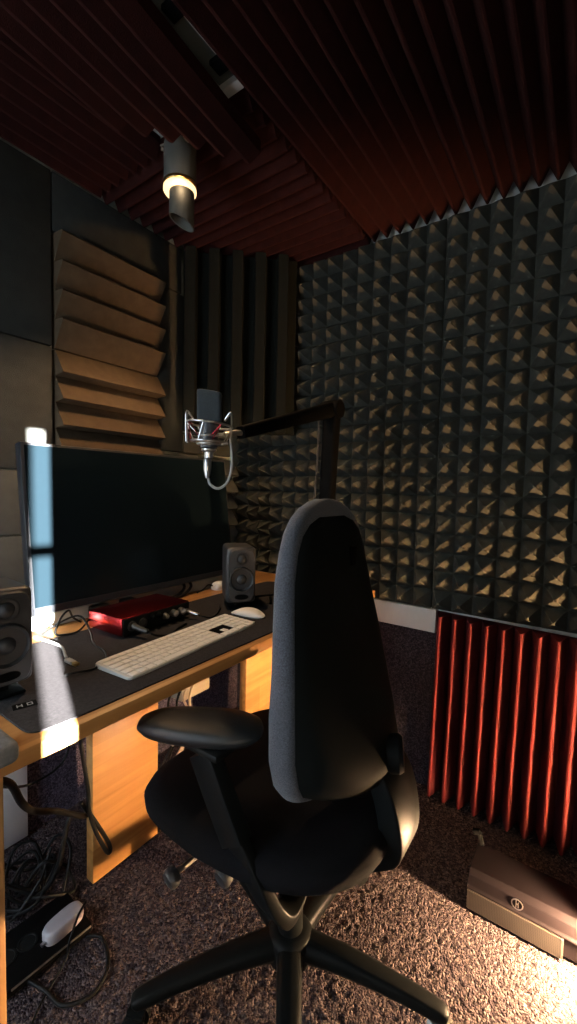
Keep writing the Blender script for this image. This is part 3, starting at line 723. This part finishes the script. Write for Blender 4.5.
# backrest: lofted cushion and shell
HW = [(.556, .110), (.562, .140), (.576, .166), (.602, .186), (.65, .198), (.72, .197), (.80, .188), (.88, .174), (.95, .160), (1.00, .149), (1.035, .136), (1.060, .116), (1.078, .090), (1.090, .058), (1.096, .028)]
def lerp(tb, z):
    for (a, va), (b_, vb) in zip(tb, tb[1:]):
        if z <= b_: return va + (vb - va) * max(0, (z - a) / (b_ - a))
    return tb[-1][1]
XF = [(.52, -.075), (.60, -.068), (.70, -.064), (.80, -.062), (.95, -.044), (1.094, -.046)]      # front face at the edge
XP = [(.52, -.120), (.60, -.125), (.75, -.120), (.95, -.088), (1.05, -.080), (1.094, -.070)]       # parting line
XR = [(.52, -.220), (.57, -.226), (.64, -.206), (.72, -.168), (.85, -.120), (.97, -.106), (1.04, -.095), (1.075, -.084)]  # ridge of the shell
b = B(); rs = []
for z, w_ in HW:
    xf, xp = lerp(XF, z), lerp(XP, z); rr = []; n = 12
    rad = min(.024, w_ * .6); wi = w_ - rad
    for k in range(n + 1):                      # front, hollowed a little
        s = -1 + 2 * k / n
        rr.append(b.verts.new((xf - .014 * (1 - s * s), wi * s, z)))
    xm, hx_ = (xf + xp) / 2, (xf - xp) / 2
    for k in range(1, 9):                       # rounded side
        a_ = PI / 2 - PI * k / 8
        rr.append(b.verts.new((xm + hx_ * math.sin(a_), wi + rad * math.cos(a_), z)))
    for s in (.5, 0, -.5): rr.append(b.verts.new((xp, wi * s, z)))
    for k in range(0, 8):
        a_ = -PI / 2 + PI * k / 8
        rr.append(b.verts.new((xm + hx_ * math.sin(a_), -wi - rad * math.cos(a_), z)))
    rs.append(rr)
skin(b, rs)
obj('backrest_cushion', b, M_fab, ch, smooth=65)
HS = [(.566, .105), (.574, .138), (.590, .160), (.615, .174), (.66, .184), (.72, .184), (.80, .174), (.88, .160), (.95, .145), (1.00, .131), (1.030, .113), (1.050, .088), (1.062, .050)]
b = B(); rs = []
for z, w_ in HS:
    xp, xr = lerp(XP, z), lerp(XR, z)
    if z > 1.0: xr = xr + (z - 1.0) * .2
    if z < .60: xr = xr + (.60 - z) * .6
    rr = []; n = 24
    for k in range(n + 1):
        s = -1 + 2 * k / n; y = w_ * s
        bul = (1 - abs(s) ** 2.1) ** .85
        e = .012 * (1 - abs(s) ** 8)
        rr.append(b.verts.new((xp - .001 - e - (xp - xr - .012) * bul, y, z)))
    rs.append(rr)
skin(b, rs)
sh = obj('backrest_shell', b, M_blk_g, ch, smooth=50)
box_obj('grip_slot', (-.113, -.050, .960), (-.095, -.030, 1.0), M_blk_m, sh, bevel=.003)
# back support: wide J shaped arm from the shell under the seat
b = add_bar(B(), [(-.160, -.03, .62), (-.208, -.03, .56), (-.228, -.03, .49), (-.226, -.03, .435), (-.190, -.025, .400), (-.09, -.01, .345), (-.02, 0, .325)], [(.10, .03), (.115, .04), (.11, .045), (.095, .045), (.075, .045), (.065, .05), (.06, .05)], upv=(1, 0, .3), smooth=True)
obj('back_support', b, M_blk, ch, smooth=50)
k = obj('tension_knob', add_lathe(B(), [(.022, 0), (.033, .004), (.036, .012), (.036, .030), (.031, .038), (.001, .040)], (-.195, -.020, .605), (-.9, -.35, .1), 14), M_blk, ch, smooth=30)
b = B(); rs = []
obj('knob_trim', add_lathe(B(), [(.037, 0), (.0405, .002), (.0405, .006), (.037, .008)], (-.192, -.019, .604), (-.9, -.35, .1), 28), M_silver, ch, smooth=40)
# armrests
def armrest(s):
    ca, sa = math.cos(math.radians(30)), math.sin(math.radians(30)) * s
    def padshape(q):
        x, y = q.x, q.y * (1 - .14 * q.x / .12)
        return Vector((x * ca - y * sa, x * sa + y * ca, q.z))
    pd = add_super(B(), (.060, s * .222, 0), [(.664, .80), (.669, .93), (.677, 1.0), (.687, .97), (.694, .84), (.697, .55), (.6975, .05)], .116, .050, n=44, p=2.7,
                   shape=padshape)
    obj('arm_pad', pd, M_arm, ch, smooth=60)
    box_obj('pad_plate', (-.01, s * .222 - .03, .650), (.10, s * .222 + .03, .6635), M_blk, ch, bevel=.004)
    b = add_bar(B(), [(.045, s * .226, .640), (.005, s * .226, .575), (-.035, s * .224, .510)], [(.030, .056), (.031, .054), (.032, .052)], upv=(1, 0, 0))
    obj('arm_sleeve', b, M_blk, ch, smooth=40)
    b = add_bar(B(), [(-.030, s * .223, .518), (-.070, s * .216, .455), (-.098, s * .200, .405), (-.100, s * .165, .372), (-.085, s * .105, .362), (-.06, s * .05, .365)], [(.020, .040), (.020, .040), (.022, .040), (.024, .040), (.024, .04), (.024, .04)], upv=(1, 0, .2), smooth=True)
    obj('arm_bracket', b, M_blk, ch, smooth=50)
armrest(1); armrest(-1)
# mechanism, levers, column
b = add_box(B(), (-.09, -.075, .335), (.13, .075, .397), .012, 3); obj('mechanism', b, M_blk, ch, smooth=50)
for (x, y, z, ln) in ((.115, .235, .372, .14), (.040, .172, .368, .09), (-.02, .14, .385, .06)):
    lv = obj('lever', add_cyl(B(), (x - .02, y - ln, z + .012), (x, y - .008, z), .0055, n=12), M_dsil, ch, smooth=40)
    obj('lever_knob', add_lathe(B(), [(.008, 0), (.016, .003), (.0185, .010), (.0185, .018), (.015, .023), (.001, .024)], (x, y - .010, z), (.1, .9, -.2), 20), M_grey, lv, smooth=40)
obj('gas_column', add_lathe(B(), [(.028, .075), (.028, .22), (.020, .222), (.020, .334)], (0, 0, 0), (0, 0, 1), 28), M_blk, ch, smooth=40)
obj('base_hub', add_lathe(B(), [(.040, .070), (.050, .078), (.052, .122), (.044, .134), (.031, .138)], (0, 0, 0), (0, 0, 1), 32), M_blk, ch, smooth=40)
for k in range(5):
    a = math.radians(16 + 72 * k - 180)
    dv = Vector((math.cos(a), math.sin(a), 0))
    P = [dv * .040 + Vector((0, 0, .108)), dv * .13 + Vector((0, 0, .106)), dv * .24 + Vector((0, 0, .092)), dv * .315 + Vector((0, 0, .076)), dv * .330 + Vector((0, 0, .070))]
    lg = obj('leg', add_bar(B(), P, [(.056, .044), (.050, .036), (.042, .028), (.036, .026), (.026, .020)], corner=.7, smooth=True), M_blk, ch, smooth=50)
    sw = random.uniform(-.6, .6) if k else .9
    c = dv * .315; s_ = Vector((-math.sin(a + sw), math.cos(a + sw), 0)); o_ = Vector((math.cos(a + sw), math.sin(a + sw), 0)) * .012
    b = B()
    for q in (-1, 1): add_lathe(b, [(.018, -.008), (.024, -.006), (.0245, .006), (.018, .008)], c + o_ + s_ * (.013 * q) + Vector((0, 0, .0245)), s_, 24)
    add_cyl(b, c + Vector((0, 0, .03)), c + Vector((0, 0, .068)), .007, n=12)
    add_bar(b, [c + Vector((0, 0, .052)) - o_ * .8, c + Vector((0, 0, .054)) + o_ * 2.0], [(.036, .008)] * 2)
    obj('caster', b, M_blk if k else M_dsil, lg, smooth=40)

# ------------------------------------------------------------------ lights
def light(kind, name, loc, energy, col, **kw):
    l = bpy.data.lights.new(name, kind); l.energy = energy; l.color = col
    for k_, v in kw.items(): setattr(l, k_, v)
    o = bpy.data.objects.new(name, l); COL.objects.link(o); o.location = loc; return o
l1 = light('SPOT', 'floor_lamp_light', (.095, 1.145, .135), 115.0, (1.0, .62, .33), shadow_soft_size=.02, spot_size=math.radians(140), spot_blend=.45)
l1.rotation_euler = Vector((-.80, -.38, -.36)).to_track_quat('-Z', 'Z').to_euler()
l2 = light('SPOT', 'wall_lamp_light', (.42, 1.325, .22), 165.0, (1.0, .56, .25), shadow_soft_size=.02, spot_size=math.radians(102), spot_blend=.5)
l2.rotation_euler = Vector((-.54, .42, .36)).to_track_quat('-Z', 'Z').to_euler()
cl = light('SPOT', 'ceiling_lamp_beam', (-.973, .832, 1.835), 24.0, (1.0, .62, .32), shadow_soft_size=.025, spot_size=math.radians(125), spot_blend=.6)
light('POINT', 'ceiling_lamp_glow', (-.941, .800, 1.93), 0.2, (1.0, .70, .40), shadow_soft_size=.02)
s = light('SUN', 'sun', (3, -1, 2), 260.0, (1.0, .97, .93), angle=math.radians(.5))
sd = Vector((SX * math.cos(math.radians(SE)), SY * math.cos(math.radians(SE)), -math.sin(math.radians(SE))))
s.rotation_euler = sd.to_track_quat('-Z', 'Y').to_euler()
a = light('AREA', 'side_window_daylight', (WR + .02, -.345, .95), 9.0, (1.0, .85, .68), shape='RECTANGLE', size=.06, size_y=1.5)
a.rotation_euler = Vector((-1, .75, -.1)).to_track_quat('-Z', 'Z').to_euler()
a = light('AREA', 'window_daylight', ((wx0 + wx1) / 2, WF - .02, (wz0 + wz1) / 2), 17.0, (.66, .83, 1.0), shape='RECTANGLE', size=.60, size_y=1.42)
a.rotation_euler = Vector((.1, 1, -.1)).to_track_quat('-Z', 'Z').to_euler()
w = bpy.data.worlds.new('world'); sc.world = w; w.use_nodes = True
w.node_tree.nodes['Background'].inputs['Color'].default_value = (.55, .70, 1.0, 1); w.node_tree.nodes['Background'].inputs['Strength'].default_value = .4

sc.view_settings.view_transform = 'Standard'; sc.view_settings.look = 'None'
sc.view_settings.exposure = 0.0; sc.view_settings.gamma = 1.0; sc.view_settings.use_curve_mapping = False
sc.cycles.use_denoising = True
sc.cycles.max_bounces = 8
sc.cycles.sample_clamp_indirect = 4
